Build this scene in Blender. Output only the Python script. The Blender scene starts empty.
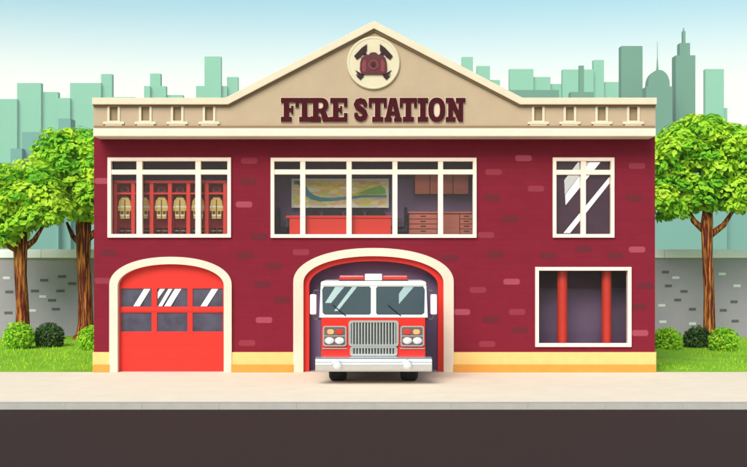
import bpy, bmesh, math, random
from mathutils import Vector, Matrix, geometry
random.seed(7)
PI = math.pi
scene = bpy.context.scene
COL = scene.collection

# ------------------------------------------------------------------ frame of reference
# facade plane is Y = 0 with 40 px of the photo per metre; the eye stands 30 m away, 2.75 m up
CAM_D, CAM_H, F, CX, HZ = 30.0, 2.75, 1200.0, 373.5, 262.0
def X(px, Y=0.0): return (px - CX) * (CAM_D + Y) / F
def Z(py, Y=0.0): return CAM_H - (py - HZ) * (CAM_D + Y) / F

# ------------------------------------------------------------------ materials
def lin(c):
    c = c / 255.0
    return c / 12.92 if c <= 0.04045 else ((c + 0.055) / 1.055) ** 2.4
def col(r, g, b, k=0.78): return (lin(r) * k, lin(g) * k, lin(b) * k, 1.0)

def mat(name, rgb, rough=0.6, metal=0.0, var=0.10, scale=6.0, bump=0.0, spec=0.35, k=0.78, second=None, stretch=None, fac=None):
    m = bpy.data.materials.new(name); m.use_nodes = True
    nt = m.node_tree; N = nt.nodes; L = nt.links
    bs = N['Principled BSDF']
    bs.inputs['Roughness'].default_value = rough
    bs.inputs['Metallic'].default_value = metal
    bs.inputs['Specular IOR Level'].default_value = spec
    tc = N.new('ShaderNodeTexCoord')
    mp = N.new('ShaderNodeMapping')
    L.new(tc.outputs['Object'], mp.inputs['Vector'])
    if stretch: mp.inputs['Scale'].default_value = stretch
    nz = N.new('ShaderNodeTexNoise')
    nz.inputs['Scale'].default_value = scale; nz.inputs['Detail'].default_value = 5.0
    nz.inputs['Roughness'].default_value = 0.62
    L.new(mp.outputs['Vector'], nz.inputs['Vector'])
    base = col(*rgb, k=k)
    b2 = col(*second, k=k) if second else tuple(min(1, c * (1 + var)) for c in base[:3]) + (1,)
    b1 = base if second else tuple(c * (1 - var) for c in base[:3]) + (1,)
    rp = N.new('ShaderNodeMapRange')
    rp.inputs['From Min'].default_value = 0.3 if fac is None else fac[0]
    rp.inputs['From Max'].default_value = 0.7 if fac is None else fac[1]
    L.new(nz.outputs['Fac'], rp.inputs['Value'])
    mx = N.new('ShaderNodeMix'); mx.data_type = 'RGBA'
    L.new(rp.outputs['Result'], mx.inputs['Factor'])
    mx.inputs['A'].default_value = b1; mx.inputs['B'].default_value = b2
    L.new(mx.outputs['Result'], bs.inputs['Base Color'])
    if bump:
        bp = N.new('ShaderNodeBump'); bp.inputs['Strength'].default_value = bump; bp.inputs['Distance'].default_value = 0.02
        L.new(nz.outputs['Fac'], bp.inputs['Height']); L.new(bp.outputs['Normal'], bs.inputs['Normal'])
    return m

def brick_mat(name, rgb, mortar, bw=0.42, bh=0.15, var=0.05, mort=0.010):
    m = mat(name, rgb, rough=0.85, var=var, scale=3.0, spec=0.15)
    nt = m.node_tree; N = nt.nodes; L = nt.links; bs = N['Principled BSDF']
    tc = next(n for n in N if n.type == 'TEX_COORD')
    sp = N.new('ShaderNodeSeparateXYZ'); cb = N.new('ShaderNodeCombineXYZ')
    ad = N.new('ShaderNodeMath'); ad.operation = 'ADD'
    L.new(tc.outputs['Object'], sp.inputs[0])
    L.new(sp.outputs['X'], ad.inputs[0]); L.new(sp.outputs['Y'], ad.inputs[1])
    L.new(ad.outputs[0], cb.inputs['X']); L.new(sp.outputs['Z'], cb.inputs['Y'])
    bk = N.new('ShaderNodeTexBrick')
    bk.inputs['Scale'].default_value = 1.0
    bk.inputs['Brick Width'].default_value = bw; bk.inputs['Row Height'].default_value = bh
    bk.inputs['Mortar Size'].default_value = mort; bk.inputs['Mortar Smooth'].default_value = 0.3
    bk.inputs['Color1'].default_value = (0.97, 0.97, 0.97, 1); bk.inputs['Color2'].default_value = (1.03, 1.03, 1.03, 1)
    bk.inputs['Mortar'].default_value = (mortar, mortar, mortar, 1)
    L.new(cb.outputs[0], bk.inputs['Vector'])
    src = bs.inputs['Base Color'].links[0].from_socket
    ml = N.new('ShaderNodeMix'); ml.data_type = 'RGBA'; ml.blend_type = 'MULTIPLY'; ml.inputs['Factor'].default_value = 1
    L.new(src, ml.inputs['A']); L.new(bk.outputs['Color'], ml.inputs['B'])
    L.new(ml.outputs['Result'], bs.inputs['Base Color'])
    bp = N.new('ShaderNodeBump'); bp.inputs['Strength'].default_value = 0.25; bp.inputs['Distance'].default_value = 0.006
    bp.invert = True
    L.new(bk.outputs['Fac'], bp.inputs['Height']); L.new(bp.outputs['Normal'], bs.inputs['Normal'])
    return m

def glass_mat(name, tint=(0.85, 0.88, 0.92), gloss=1.0, rough=0.02):
    m = bpy.data.materials.new(name); m.use_nodes = True
    nt = m.node_tree; N = nt.nodes; L = nt.links
    out = N['Material Output']; N.remove(N['Principled BSDF'])
    tr = N.new('ShaderNodeBsdfTransparent'); tr.inputs['Color'].default_value = (*tint, 1)
    gl = N.new('ShaderNodeBsdfGlossy'); gl.inputs['Roughness'].default_value = rough; gl.inputs['Color'].default_value = (gloss, gloss, gloss, 1)
    fr = N.new('ShaderNodeFresnel'); fr.inputs['IOR'].default_value = 1.45
    tc = N.new('ShaderNodeTexCoord'); nz = N.new('ShaderNodeTexNoise'); nz.inputs['Scale'].default_value = 1.3
    L.new(tc.outputs['Object'], nz.inputs['Vector'])
    bp = N.new('ShaderNodeBump'); bp.inputs['Strength'].default_value = 0.02; bp.inputs['Distance'].default_value = 0.02
    L.new(nz.outputs['Fac'], bp.inputs['Height'])
    L.new(bp.outputs['Normal'], gl.inputs['Normal']); L.new(bp.outputs['Normal'], fr.inputs['Normal'])
    mx = N.new('ShaderNodeMixShader')
    L.new(fr.outputs[0], mx.inputs[0]); L.new(tr.outputs[0], mx.inputs[1]); L.new(gl.outputs[0], mx.inputs[2])
    L.new(mx.outputs[0], out.inputs['Surface'])
    return m

def leaf_mat(name, cols, trans=0.35, k=0.72):
    m = bpy.data.materials.new(name); m.use_nodes = True
    nt = m.node_tree; N = nt.nodes; L = nt.links
    out = N['Material Output']; N.remove(N['Principled BSDF'])
    at = N.new('ShaderNodeAttribute'); at.attribute_name = 'tone'
    rp = N.new('ShaderNodeValToRGB'); rp.color_ramp.interpolation = 'LINEAR'
    els = rp.color_ramp.elements
    while len(els) < len(cols): els.new(0.5)
    for i, c in enumerate(cols):
        els[i].position = i / (len(cols) - 1); els[i].color = col(*c, k=k)
    L.new(at.outputs['Fac'], rp.inputs['Fac'])
    df = N.new('ShaderNodeBsdfPrincipled'); df.inputs['Roughness'].default_value = 0.55; df.inputs['Specular IOR Level'].default_value = 0.15
    tl = N.new('ShaderNodeBsdfTranslucent')
    L.new(rp.outputs['Color'], df.inputs['Base Color']); L.new(rp.outputs['Color'], tl.inputs['Color'])
    mx = N.new('ShaderNodeMixShader'); mx.inputs[0].default_value = trans
    L.new(df.outputs[0], mx.inputs[1]); L.new(tl.outputs[0], mx.inputs[2])
    L.new(mx.outputs[0], out.inputs['Surface'])
    return m

M = {}
M['brick'] = brick_mat('maroon_brick', (132, 28, 48), 0.955)
M['brick_pink'] = mat('brick_pink', (170, 66, 86), 0.8, var=0.06)
M['brick_rose'] = mat('brick_rose', (148, 42, 62), 0.8, var=0.06)
M['brick_dark'] = mat('brick_dark', (104, 18, 36), 0.8, var=0.06)
M['plinth_hi'] = mat('plinth_light_sandstone', (250, 204, 128), 0.8, var=0.06, scale=4)
M['plinth_lo'] = mat('plinth_dark_sandstone', (230, 156, 66), 0.8, var=0.06, scale=4)
M['cream'] = mat('cream_paint', (255, 231, 214), 0.5, var=0.03, k=0.85)
M['cream_arch'] = mat('cream_arch', (250, 226, 206), 0.6, var=0.04, scale=3, k=0.72)
M['cream_trim'] = mat('cream_trim', (248, 226, 206), 0.6, var=0.04, scale=3)
M['tan'] = mat('tan_render', (198, 170, 142), 0.8, var=0.045, scale=2.2, bump=0.06)
M['tan_cap'] = mat('tan_cap', (236, 216, 190), 0.7, var=0.04, scale=3, k=0.78)
M['tan_shadow'] = mat('tan_shadow_line', (150, 120, 92), 0.8, var=0.05, scale=3)
M['tan_recess'] = mat('tan_recess', (160, 136, 106), 0.85, var=0.05)
M['emblem'] = mat('emblem_disc', (238, 220, 188), 0.6, var=0.04, k=0.72)
M['maroon_letter'] = mat('maroon_letter', (84, 16, 28), 0.7, var=0.06, k=0.6, spec=0.1)
M['letter_edge'] = mat('letter_edge', (240, 208, 186), 0.6, var=0.03)
M['helmet_red'] = mat('helmet_red', (92, 16, 30), 0.45, var=0.06)
M['helmet_ring'] = mat('helmet_ring', (140, 44, 58), 0.45, var=0.05)
M['axe'] = mat('axe_dark', (52, 10, 16), 0.7, var=0.05)
M['door_red'] = mat('door_red', (232, 40, 28), 0.45, var=0.04, scale=2)
M['truck_red'] = mat('truck_red', (236, 44, 36), 0.22, var=0.03, scale=2, spec=0.5)
M['truck_white'] = mat('truck_white', (248, 244, 240), 0.3, var=0.02, k=0.85, spec=0.5)
M['chrome'] = mat('chrome', (232, 232, 234), 0.24, metal=0.8, var=0.03, k=0.8)
M['grille_dark'] = mat('grille_dark', (58, 54, 58), 0.5, var=0.1)
M['bezel'] = mat('lamp_bezel', (122, 92, 88), 0.4, var=0.06)
M['lamp'] = mat('lamp_glass', (222, 220, 222), 0.12, var=0.04, scale=9, k=0.8, spec=0.6)
M['amber'] = mat('amber_lens', (236, 180, 120), 0.2, var=0.05, spec=0.6)
M['red_lens'] = mat('red_lens', (214, 52, 44), 0.2, var=0.05, spec=0.6)
M['rubber'] = mat('rubber', (30, 28, 30), 0.8, var=0.12)
M['black'] = mat('black_fabric', (38, 30, 38), 0.7, var=0.12)
M['dark_metal'] = mat('dark_metal', (96, 92, 98), 0.4, metal=0.5, var=0.08)
M['purple'] = mat('purple_interior', (144, 112, 150), 0.85, var=0.05, scale=2)
M['purple_dark'] = mat('purple_dark_interior', (104, 62, 100), 0.85, var=0.06, scale=2)
M['garage_int'] = mat('garage_interior', (120, 100, 136), 0.85, var=0.06, scale=2)
M['floor_int'] = mat('interior_floor', (205, 190, 190), 0.7, var=0.06)
M['locker_red'] = mat('locker_red', (255, 60, 48), 0.5, var=0.03, k=0.9)
M['locker_back'] = mat('locker_back', (196, 34, 36), 0.6, var=0.05, k=0.9)
M['coat'] = mat('coat_tan', (232, 198, 120), 0.85, var=0.18, scale=14, k=0.9)
M['coat_stripe'] = mat('coat_stripe', (252, 246, 214), 0.5, var=0.05, k=0.9)
M['coat_dark'] = mat('coat_dark', (120, 78, 46), 0.85, var=0.1, k=0.9)
M['helm_int'] = mat('helmet_brown', (176, 60, 48), 0.4, var=0.06)
M['boot'] = mat('boot_black', (34, 20, 24), 0.5, var=0.12)
M['boot_band'] = mat('boot_band', (214, 160, 130), 0.6, var=0.06)
M['desk_red'] = mat('desk_red', (255, 54, 36), 0.45, var=0.03, k=0.9)
M['wood'] = mat('red_brown_wood', (222, 120, 100), 0.6, var=0.08, scale=3, stretch=(1, 1, 8), k=0.85)
M['wood_gap'] = mat('dark_brown_wood', (96, 40, 36), 0.7, var=0.06)  # dark brown wood of the carcasses and drawer handles
M['paper'] = mat('map_paper', (252, 246, 236), 0.6, var=0.02, k=0.9)
M['map_river'] = mat('map_river', (88, 166, 184), 0.6, var=0.05, k=0.9)
M['map_park'] = mat('map_park', (150, 202, 84), 0.6, var=0.08, k=0.9)
M['map_road'] = mat('map_road', (250, 226, 60), 0.6, var=0.04, k=0.9)
M['pole_red'] = mat('pole_red', (255, 70, 58), 0.3, var=0.03, k=0.9)
M['streak'] = mat('glare_mirror', (255, 252, 248), 0.12, metal=1.0, var=0.01, k=0.97)  # mirror surface for the glare streaks added to the panes
M['streak_soft'] = glass_mat('soft_glare_mirror', (0.8, 0.8, 0.84))
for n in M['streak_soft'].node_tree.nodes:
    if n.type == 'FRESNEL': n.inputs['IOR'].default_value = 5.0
M['door_glass'] = mat('door_glass', (84, 78, 96), 0.12, var=0.3, scale=3, spec=0.5)
M['plum_glass'] = mat('plum_glass', (64, 38, 56), 0.1, var=0.2, scale=2, spec=0.4)
M['glass'] = glass_mat('clear_glass', (1, 1, 1), 0.4)
M['glass_dark'] = glass_mat('tinted_glass', (0.46, 0.36, 0.46), 0.7)
M['wind_glass'] = mat('windscreen_glass', (46, 56, 66), 0.06, var=0.25, scale=1.2, spec=0.6)
M['roof'] = mat('roof_felt', (120, 84, 74), 0.9, var=0.1, scale=5, bump=0.1)
M['stone'] = mat('grey_stone', (172, 162, 172), 0.9, var=0.04, scale=2.5, bump=0.06)
M['stone_light'] = mat('stone_light', (232, 230, 230), 0.9, var=0.03)
M['stone_dark'] = mat('stone_dark', (104, 100, 104), 0.9, var=0.05)
M['coping'] = mat('coping_stone', (250, 244, 250), 0.85, var=0.03, scale=3, k=0.9)
M['lawn'] = mat('lawn_green', (126, 184, 40), 0.9, scale=0.9, second=(166, 206, 56), spec=0.1, k=0.75, bump=0.15)
M['ground'] = mat('earth', (120, 150, 90), 0.95, scale=0.05, var=0.15, spec=0.1)
M['pavement'] = mat('pavement_concrete', (252, 228, 206), 0.85, var=0.04, scale=1.6, spec=0.15, bump=0.05, k=0.84)
M['kerb'] = mat('kerb_stone', (188, 178, 172), 0.85, var=0.06, scale=5, bump=0.1)
M['kerb_shadow_strip'] = mat('kerb_shadow_tone', (34, 26, 28), 0.9, var=0.15, scale=8)
M['asphalt'] = mat('asphalt', (82, 60, 58), 0.9, var=0.16, scale=38, spec=0.08, bump=0.25, k=0.5)
M['mint'] = mat('mint_tower', (150, 212, 180), 0.8, var=0.02, scale=0.02, spec=0.1, k=0.74)
M['mint_deep'] = mat('grey_green_tower', (112, 156, 134), 0.8, var=0.02, scale=0.02, spec=0.1, k=0.8)
M['teal'] = mat('grey_teal_tower', (126, 172, 162), 0.8, var=0.02, scale=0.02, spec=0.1, k=0.8)
M['bark'] = mat('bark', (92, 34, 24), 0.9, scale=4.0, second=(222, 140, 66), stretch=(4, 4, 0.3), fac=(0.46, 0.64), bump=0.4, k=0.8, spec=0.1)
M['leaf'] = leaf_mat('leaf_green', [(76, 154, 40), (134, 200, 46), (180, 220, 54), (212, 234, 70)], trans=0.34, k=1.0)
M['leaf_bright'] = leaf_mat('shrub_bright', [(140, 204, 44), (172, 222, 52), (206, 236, 74)], k=0.92)
M['leaf_dark'] = leaf_mat('shrub_dark', [(52, 78, 40), (72, 100, 48), (92, 122, 56)], trans=0.2, k=0.85)

def map_mat():
    m = mat('map_land', (246, 226, 150), 0.6, var=0.03, k=1.0)
    nt = m.node_tree; N = nt.nodes; L = nt.links; bs = N['Principled BSDF']
    tc = next(n for n in N if n.type == 'TEX_COORD')
    mp = N.new('ShaderNodeMapping'); mp.inputs['Scale'].default_value = (5.5, 1, 16); mp.inputs['Rotation'].default_value = (0, 0.35, 0)
    L.new(tc.outputs['Object'], mp.inputs['Vector'])
    vo = N.new('ShaderNodeTexVoronoi'); vo.inputs['Scale'].default_value = 1.0
    L.new(mp.outputs['Vector'], vo.inputs['Vector'])
    sp = N.new('ShaderNodeSeparateColor'); L.new(vo.outputs['Color'], sp.inputs[0])
    rp = N.new('ShaderNodeValToRGB'); rp.color_ramp.interpolation = 'CONSTANT'
    cs = [(250, 232, 150), (246, 206, 176), (250, 238, 196), (226, 226, 130), (244, 190, 150), (248, 226, 110)]
    e = rp.color_ramp.elements
    while len(e) < len(cs): e.new(0.5)
    for i, c in enumerate(cs): e[i].position = i / len(cs); e[i].color = col(*c, k=1.0)
    L.new(sp.outputs[0], rp.inputs['Fac']); L.new(rp.outputs['Color'], bs.inputs['Base Color'])
    return m
M['map_land'] = map_mat()

# ------------------------------------------------------------------ mesh builder
class MB:
    def __init__(s): s.v = []; s.f = []; s.m = []; s.mi = 0; s.tone = None
    def add(s, vs, fs):
        o = len(s.v); s.v += [tuple(v) for v in vs]
        for f in fs: s.f.append(tuple(i + o for i in f)); s.m.append(s.mi)
        return s
    def box(s, x0, x1, y0, y1, z0, z1):
        if x0 > x1: x0, x1 = x1, x0
        if y0 > y1: y0, y1 = y1, y0
        if z0 > z1: z0, z1 = z1, z0
        v = [(x0,y0,z0),(x1,y0,z0),(x1,y1,z0),(x0,y1,z0),(x0,y0,z1),(x1,y0,z1),(x1,y1,z1),(x0,y1,z1)]
        return s.add(v, [(0,3,2,1),(4,5,6,7),(0,1,5,4),(1,2,6,5),(2,3,7,6),(3,0,4,7)])
    def prism(s, loops, y0, y1, back=True):
        """loops of (x,z): first the outline, then holes; solid between the planes y0 (front) and y1"""
        fixed = []
        for i, lp in enumerate(loops):
            a = sum(lp[j][0]*lp[(j+1) % len(lp)][1] - lp[(j+1) % len(lp)][0]*lp[j][1] for j in range(len(lp)))
            lp = list(lp)
            if (a > 0) != (i == 0): lp.reverse()
            fixed.append(lp)
        flat = [p for lp in fixed for p in lp]; n = len(flat)
        vs = [(p[0], y0, p[1]) for p in flat] + [(p[0], y1, p[1]) for p in flat]
        fs = []
        if len(fixed) == 1 and len(flat) <= 4: tris = [tuple(range(n))]
        else: tris = geometry.tessellate_polygon([[Vector((p[0], p[1], 0)) for p in lp] for lp in fixed])
        for t in tris:
            a = sum(flat[t[j]][0]*flat[t[(j+1) % len(t)]][1] - flat[t[(j+1) % len(t)]][0]*flat[t[j]][1] for j in range(len(t)))
            if abs(a) < 1e-12: continue
            t = tuple(t) if a > 0 else tuple(reversed(t))
            fs.append(t)
            if back: fs.append(tuple(i + n for i in reversed(t)))
        o = 0
        for lp in fixed:
            k = len(lp)
            for j in range(k):
                a, b = o + j, o + (j+1) % k
                fs.append((a, a + n, b + n, b))
            o += k
        return s.add(vs, fs)
    def lathe(s, prof, c, axis='Z', n=24, caps=True):
        """prof: (radius, height) pairs along the axis"""
        vs = []; fs = []
        for r, h in prof:
            for i in range(n):
                a = 2*PI*i/n; p = (r*math.cos(a), r*math.sin(a), h)
                if axis == 'X': p = (h, p[0], p[1])
                elif axis == 'Y': p = (p[0], h, p[1])
                vs.append((p[0]+c[0], p[1]+c[1], p[2]+c[2]))
        k = len(prof)
        for j in range(k-1):
            for i in range(n):
                a, b = j*n+i, j*n+(i+1) % n
                fs.append((a, b, b+n, a+n))
        if caps:
            fs.append(tuple(range(n-1, -1, -1))); fs.append(tuple(range((k-1)*n, k*n)))
        return s.add(vs, fs)
    def tube(s, pts, rad, n=10):
        pts = [Vector(p) for p in pts]
        if not isinstance(rad, (list, tuple)): rad = [rad]*len(pts)
        vs = []; fs = []; up = Vector((0.13, 0.97, 0.2)).normalized()
        for i, p in enumerate(pts):
            t = (pts[min(i+1, len(pts)-1)] - pts[max(i-1, 0)]).normalized()
            u = t.cross(up)
            if u.length < 0.1: u = t.cross(Vector((1, 0, 0)))
            u.normalize(); w = t.cross(u)
            for k in range(n):
                a = 2*PI*k/n; vs.append(p + (u*math.cos(a) + w*math.sin(a))*rad[i])
        for j in range(len(pts)-1):
            for k in range(n):
                a, b = j*n+k, j*n+(k+1) % n
                fs.append((a, b, b+n, a+n))
        fs.append(tuple(range(n-1, -1, -1))); fs.append(tuple(range((len(pts)-1)*n, len(pts)*n)))
        return s.add(vs, fs)
    def map(s, fn): s.v = [tuple(fn(*v)) for v in s.v]; return s
    def build(s, name, mats, parent=None, bevel=0.0, smooth=False, seg=2, at=None):
        me = bpy.data.meshes.new(name)
        vs = s.v
        if at is not None: vs = [(v[0]-at[0], v[1]-at[1], v[2]-at[2]) for v in vs]
        me.from_pydata(vs, [], s.f)
        ms = mats if isinstance(mats, (list, tuple)) else [mats]
        for m in ms: me.materials.append(m)
        me.polygons.foreach_set('material_index', s.m)
        if s.tone:
            at_ = me.attributes.new('tone', 'FLOAT', 'FACE'); at_.data.foreach_set('value', s.tone)
        me.validate(); me.update()
        bm = bmesh.new(); bm.from_mesh(me)
        if not s.tone: bmesh.ops.recalc_face_normals(bm, faces=bm.faces)
        bm.to_mesh(me); bm.free()
        if smooth:
            for p in me.polygons: p.use_smooth = True
        o = bpy.data.objects.new(name, me); COL.objects.link(o)
        if parent: o.parent = parent
        if at is not None: o.location = at
        if bevel:
            b = o.modifiers.new('bevel', 'BEVEL'); b.width = bevel; b.segments = seg; b.limit_method = 'ANGLE'; b.angle_limit = math.radians(40)
            if smooth: pass
        return o

def tag(o, label=None, cat=None, group=None, kind=None):
    if label: o['label'] = label
    if cat: o['category'] = cat
    if group: o['group'] = group
    if kind: o['kind'] = kind
    return o
def thing(name, label, cat, loc=(0, 0, 0), group=None):
    o = bpy.data.objects.new(name, None); COL.objects.link(o); o.location = loc; o.empty_display_size = 0.2
    return tag(o, label, cat, group)
def copy_tree(o, parent=None):
    c = o.copy(); COL.objects.link(c)
    if parent: c.parent = parent
    for ch in [k for k in bpy.data.objects if k.parent == o]: copy_tree(ch, c)
    return c
def structure(name, mb, m): return tag(mb.build(name, m), kind='structure')

# ------------------------------------------------------------------ camera, light, sky
cam = bpy.data.cameras.new('camera'); co = bpy.data.objects.new('camera', cam); COL.objects.link(co)
co.location = (0, -CAM_D, CAM_H); co.rotation_euler = (PI/2, 0, 0)
cam.sensor_width = 36; cam.lens = 36*F/747; cam.shift_y = (HZ - 233.5)/747; cam.clip_end = 6000; cam.clip_start = 0.1
scene.camera = co

EL, AZ = math.radians(39), math.radians(-160)     # sun in front of the facade, a little to the left; azimuth from +Y
sd = Vector((math.sin(AZ)*math.cos(EL), math.cos(AZ)*math.cos(EL), math.sin(EL)))
sun = bpy.data.lights.new('sun', 'SUN'); sun.energy = 1.5; sun.angle = math.radians(36); sun.color = (1.0, 0.955, 0.915)
so = bpy.data.objects.new('sun', sun); COL.objects.link(so)
so.rotation_euler = (-sd).to_track_quat('-Z', 'Y').to_euler(); so.location = sd*40

w = bpy.data.worlds.new('World'); scene.world = w; w.use_nodes = True
nt = w.node_tree; bg = nt.nodes['Background']
sky = nt.nodes.new('ShaderNodeTexSky'); sky.sky_type = 'NISHITA'; sky.sun_disc = False
sky.sun_elevation = EL; sky.sun_rotation = AZ; sky.altitude = 0; sky.air_density = 1.0; sky.dust_density = 1.6; sky.ozone_density = 1.5
# hazy cream band low on the sky, blending into the Nishita sky above it
tcw = nt.nodes.new('ShaderNodeTexCoord'); spw = nt.nodes.new('ShaderNodeSeparateXYZ'); nt.links.new(tcw.outputs['Generated'], spw.inputs[0])
mrw = nt.nodes.new('ShaderNodeMapRange'); mrw.interpolation_type = 'SMOOTHSTEP'
mrw.inputs['From Min'].default_value = math.sin(math.radians(7.0)); mrw.inputs['From Max'].default_value = math.sin(math.radians(13.0))
nt.links.new(spw.outputs['Z'], mrw.inputs['Value'])
tn = nt.nodes.new('ShaderNodeMix'); tn.data_type = 'RGBA'; tn.blend_type = 'MULTIPLY'; tn.inputs['Factor'].default_value = 1
nt.links.new(sky.outputs[0], tn.inputs['A']); tn.inputs['B'].default_value = (0.80, 1.06, 0.88, 1)
mw = nt.nodes.new('ShaderNodeMix'); mw.data_type = 'RGBA'; mw.inputs['A'].default_value = (7.1, 6.85, 6.1, 1)
nt.links.new(mrw.outputs['Result'], mw.inputs['Factor']); nt.links.new(tn.outputs['Result'], mw.inputs['B'])
nt.links.new(mw.outputs['Result'], bg.inputs['Color']); bg.inputs['Strength'].default_value = 0.08
vs_ = scene.view_settings; vs_.view_transform = 'Standard'; vs_.look = 'None'; vs_.gamma = 1.0; vs_.use_curve_mapping = False
vs_.exposure = 1.25
scene.render.engine = 'CYCLES'
scene.cycles.max_bounces = 8; scene.cycles.transparent_max_bounces = 12
scene.cycles.use_denoising = True

# ------------------------------------------------------------------ ground, road, pavement
def sheet(x0, x1, y0, y1, z): return MB().add([(x0,y0,z),(x1,y0,z),(x1,y1,z),(x0,y1,z)], [(0,1,2,3)])
structure('ground', sheet(-3000, 3000, -600, 3000, -0.25), M['ground'])
KY = -6.62
structure('road', MB().box(-60, 60, -19, KY-0.24, -0.24, -0.12), M['asphalt'])
structure('kerb_shadow_strip', MB().box(-60, 60, KY-0.24, KY-0.06, -0.24, -0.116), M['kerb_shadow_strip'])  # dark strip painted as the shadow at the kerb foot
kb = MB()
for i in range(-40, 40):
    kb.box(i*1.5+0.0015, i*1.5+1.4985, KY-0.06, KY+0.19, -0.24, 0.004)
structure('kerb', kb, M['kerb'])
structure('pavement', MB().box(-60, 60, KY+0.19, 0.02, -0.24, 0.0), M['pavement'])
# lawn: gently humped sheet behind the pavement
lw = MB(); nx, ny = 120, 30
for j in range(ny+1):
    for i in range(nx+1):
        x = -60 + 120*i/nx; y = 0.02 + 20*j/ny
        z = 0.0 + 0.05*min(1, j/1.5) + 0.05*math.sin(x*0.9+1.0)*math.sin(y*0.35) * min(1, j/4)
        if abs(x) < 8 and y < 12.0: z = -0.12
        lw.v.append((x, y, z))
for j in range(ny):
    for i in range(nx):
        a = j*(nx+1)+i; lw.f.append((a, a+1, a+nx+2, a+nx+1)); lw.m.append(0)
structure('lawn', lw, M['lawn'])

def leaves(mb, c, radii, n, size, outward=0.6, up=0.3, tone=(0.2, 0.9), shell=(0.75, 1.05), low=-1.0, jit=0.38):
    """n leaf-sized faces through the outer volume of an ellipsoid"""
    if mb.tone is None: mb.tone = []
    for _ in range(n):
        while True:
            d = Vector((random.gauss(0,1), random.gauss(0,1), random.gauss(0,1)))
            if d.length > 0.1:
                d.normalize()
                if d.z >= low: break
        r = random.uniform(*shell)
        p = Vector((c[0]+d.x*radii[0]*r, c[1]+d.y*radii[1]*r, c[2]+d.z*radii[2]*r))
        nrm = (d*outward + Vector((0, 0, up)) + Vector((random.gauss(0,1), random.gauss(0,1), random.gauss(0,1)))*jit).normalized()
        t = nrm.cross(Vector((random.gauss(0,1), random.gauss(0,1), random.gauss(0,1))))
        if t.length < 1e-3: continue
        t.normalize(); b = nrm.cross(t); s = size*random.uniform(0.7, 1.3)
        o = len(mb.v)
        mb.v += [tuple(p - t*s), tuple(p + b*s*0.55 + nrm*s*0.1 - t*s*0.1), tuple(p + t*s), tuple(p - b*s*0.55 + nrm*s*0.1 - t*s*0.1)]
        mb.f.append((o, o+1, o+2, o+3)); mb.m.append(0)
        mb.tone.append(min(1, max(0, random.uniform(*tone))))

# short grass on the lawn beside the building
gr = MB(); gr.tone = []
for _ in range(9000):
    side = random.choice((-1, 1)); x = side*random.uniform(7.2, 14.5); y = random.uniform(0.05, 13)
    h = random.uniform(0.03, 0.075); a = random.uniform(0, PI); dx, dy = math.cos(a)*0.012, math.sin(a)*0.012
    z = 0.03; lx, ly = random.uniform(-.02, .02), random.uniform(-.02, .02)
    o = len(gr.v); gr.v += [(x-dx, y-dy, z), (x+dx, y+dy, z), (x+lx, y+ly, z+0.03+h)]
    gr.f.append((o, o+1, o+2)); gr.m.append(0); gr.tone.append(random.random())
tag(gr.build('grass', M['leaf_bright']), 'short bright green grass covering the lawn beside the fire station', 'grass', kind='stuff')

# ------------------------------------------------------------------ fire station
st = thing('fire_station', 'two storey maroon brick fire station with cream gable, emblem and raised sign lettering', 'fire station')
def fx(p): return X(p)
def fz(p): return Z(p)
def rect(x0, x1, y0, y1): return [(fx(x0), fz(y1)), (fx(x1), fz(y1)), (fx(x1), fz(y0)), (fx(x0), fz(y0))]
def arch_pts(x0, x1, spring, apex, base, n=36, closed_base=True):
    cx = (x0+x1)/2; a = (x1-x0)/2; b = spring-apex
    pts = [(fx(x0), fz(base))]
    for i in range(n+1):
        t = PI - PI*i/n
        c_, s_ = math.cos(t), math.sin(t)
        e = 0.94
        pts.append((fx(cx + a*math.copysign(abs(c_)**e, c_)), fz(spring - b*abs(s_)**e)))
    pts.append((fx(x1), fz(base)))
    return pts
BD = 10.0                 # depth of the building
WL, WR = fx(94), fx(655)
WINS = {'lock': (108, 231.2, 157.7, 237.7), 'office': (270.8, 476.4, 157.9, 237.9), 'tall': (552.5, 614, 157.7, 237.7), 'pole': (535, 631, 267, 346.8)}
# front wall with openings: the two arched doorways are notches in its outline
o1 = arch_pts(112, 230, 285, 259, 371.9); o2 = arch_pts(296, 451, 282, 250.5, 371.9)
outline = [(WL, fz(371.9))] + o1 + o2 + [(WR, fz(371.9)), (WR, fz(131)), (WL, fz(131))]
holes = [rect(a+1.5, b-1.5, c+1.5, d-1.5) for a, b, c, d in WINS.values()]
wl = MB(); wl.prism([outline]+holes, 0.0, 0.30)
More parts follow.
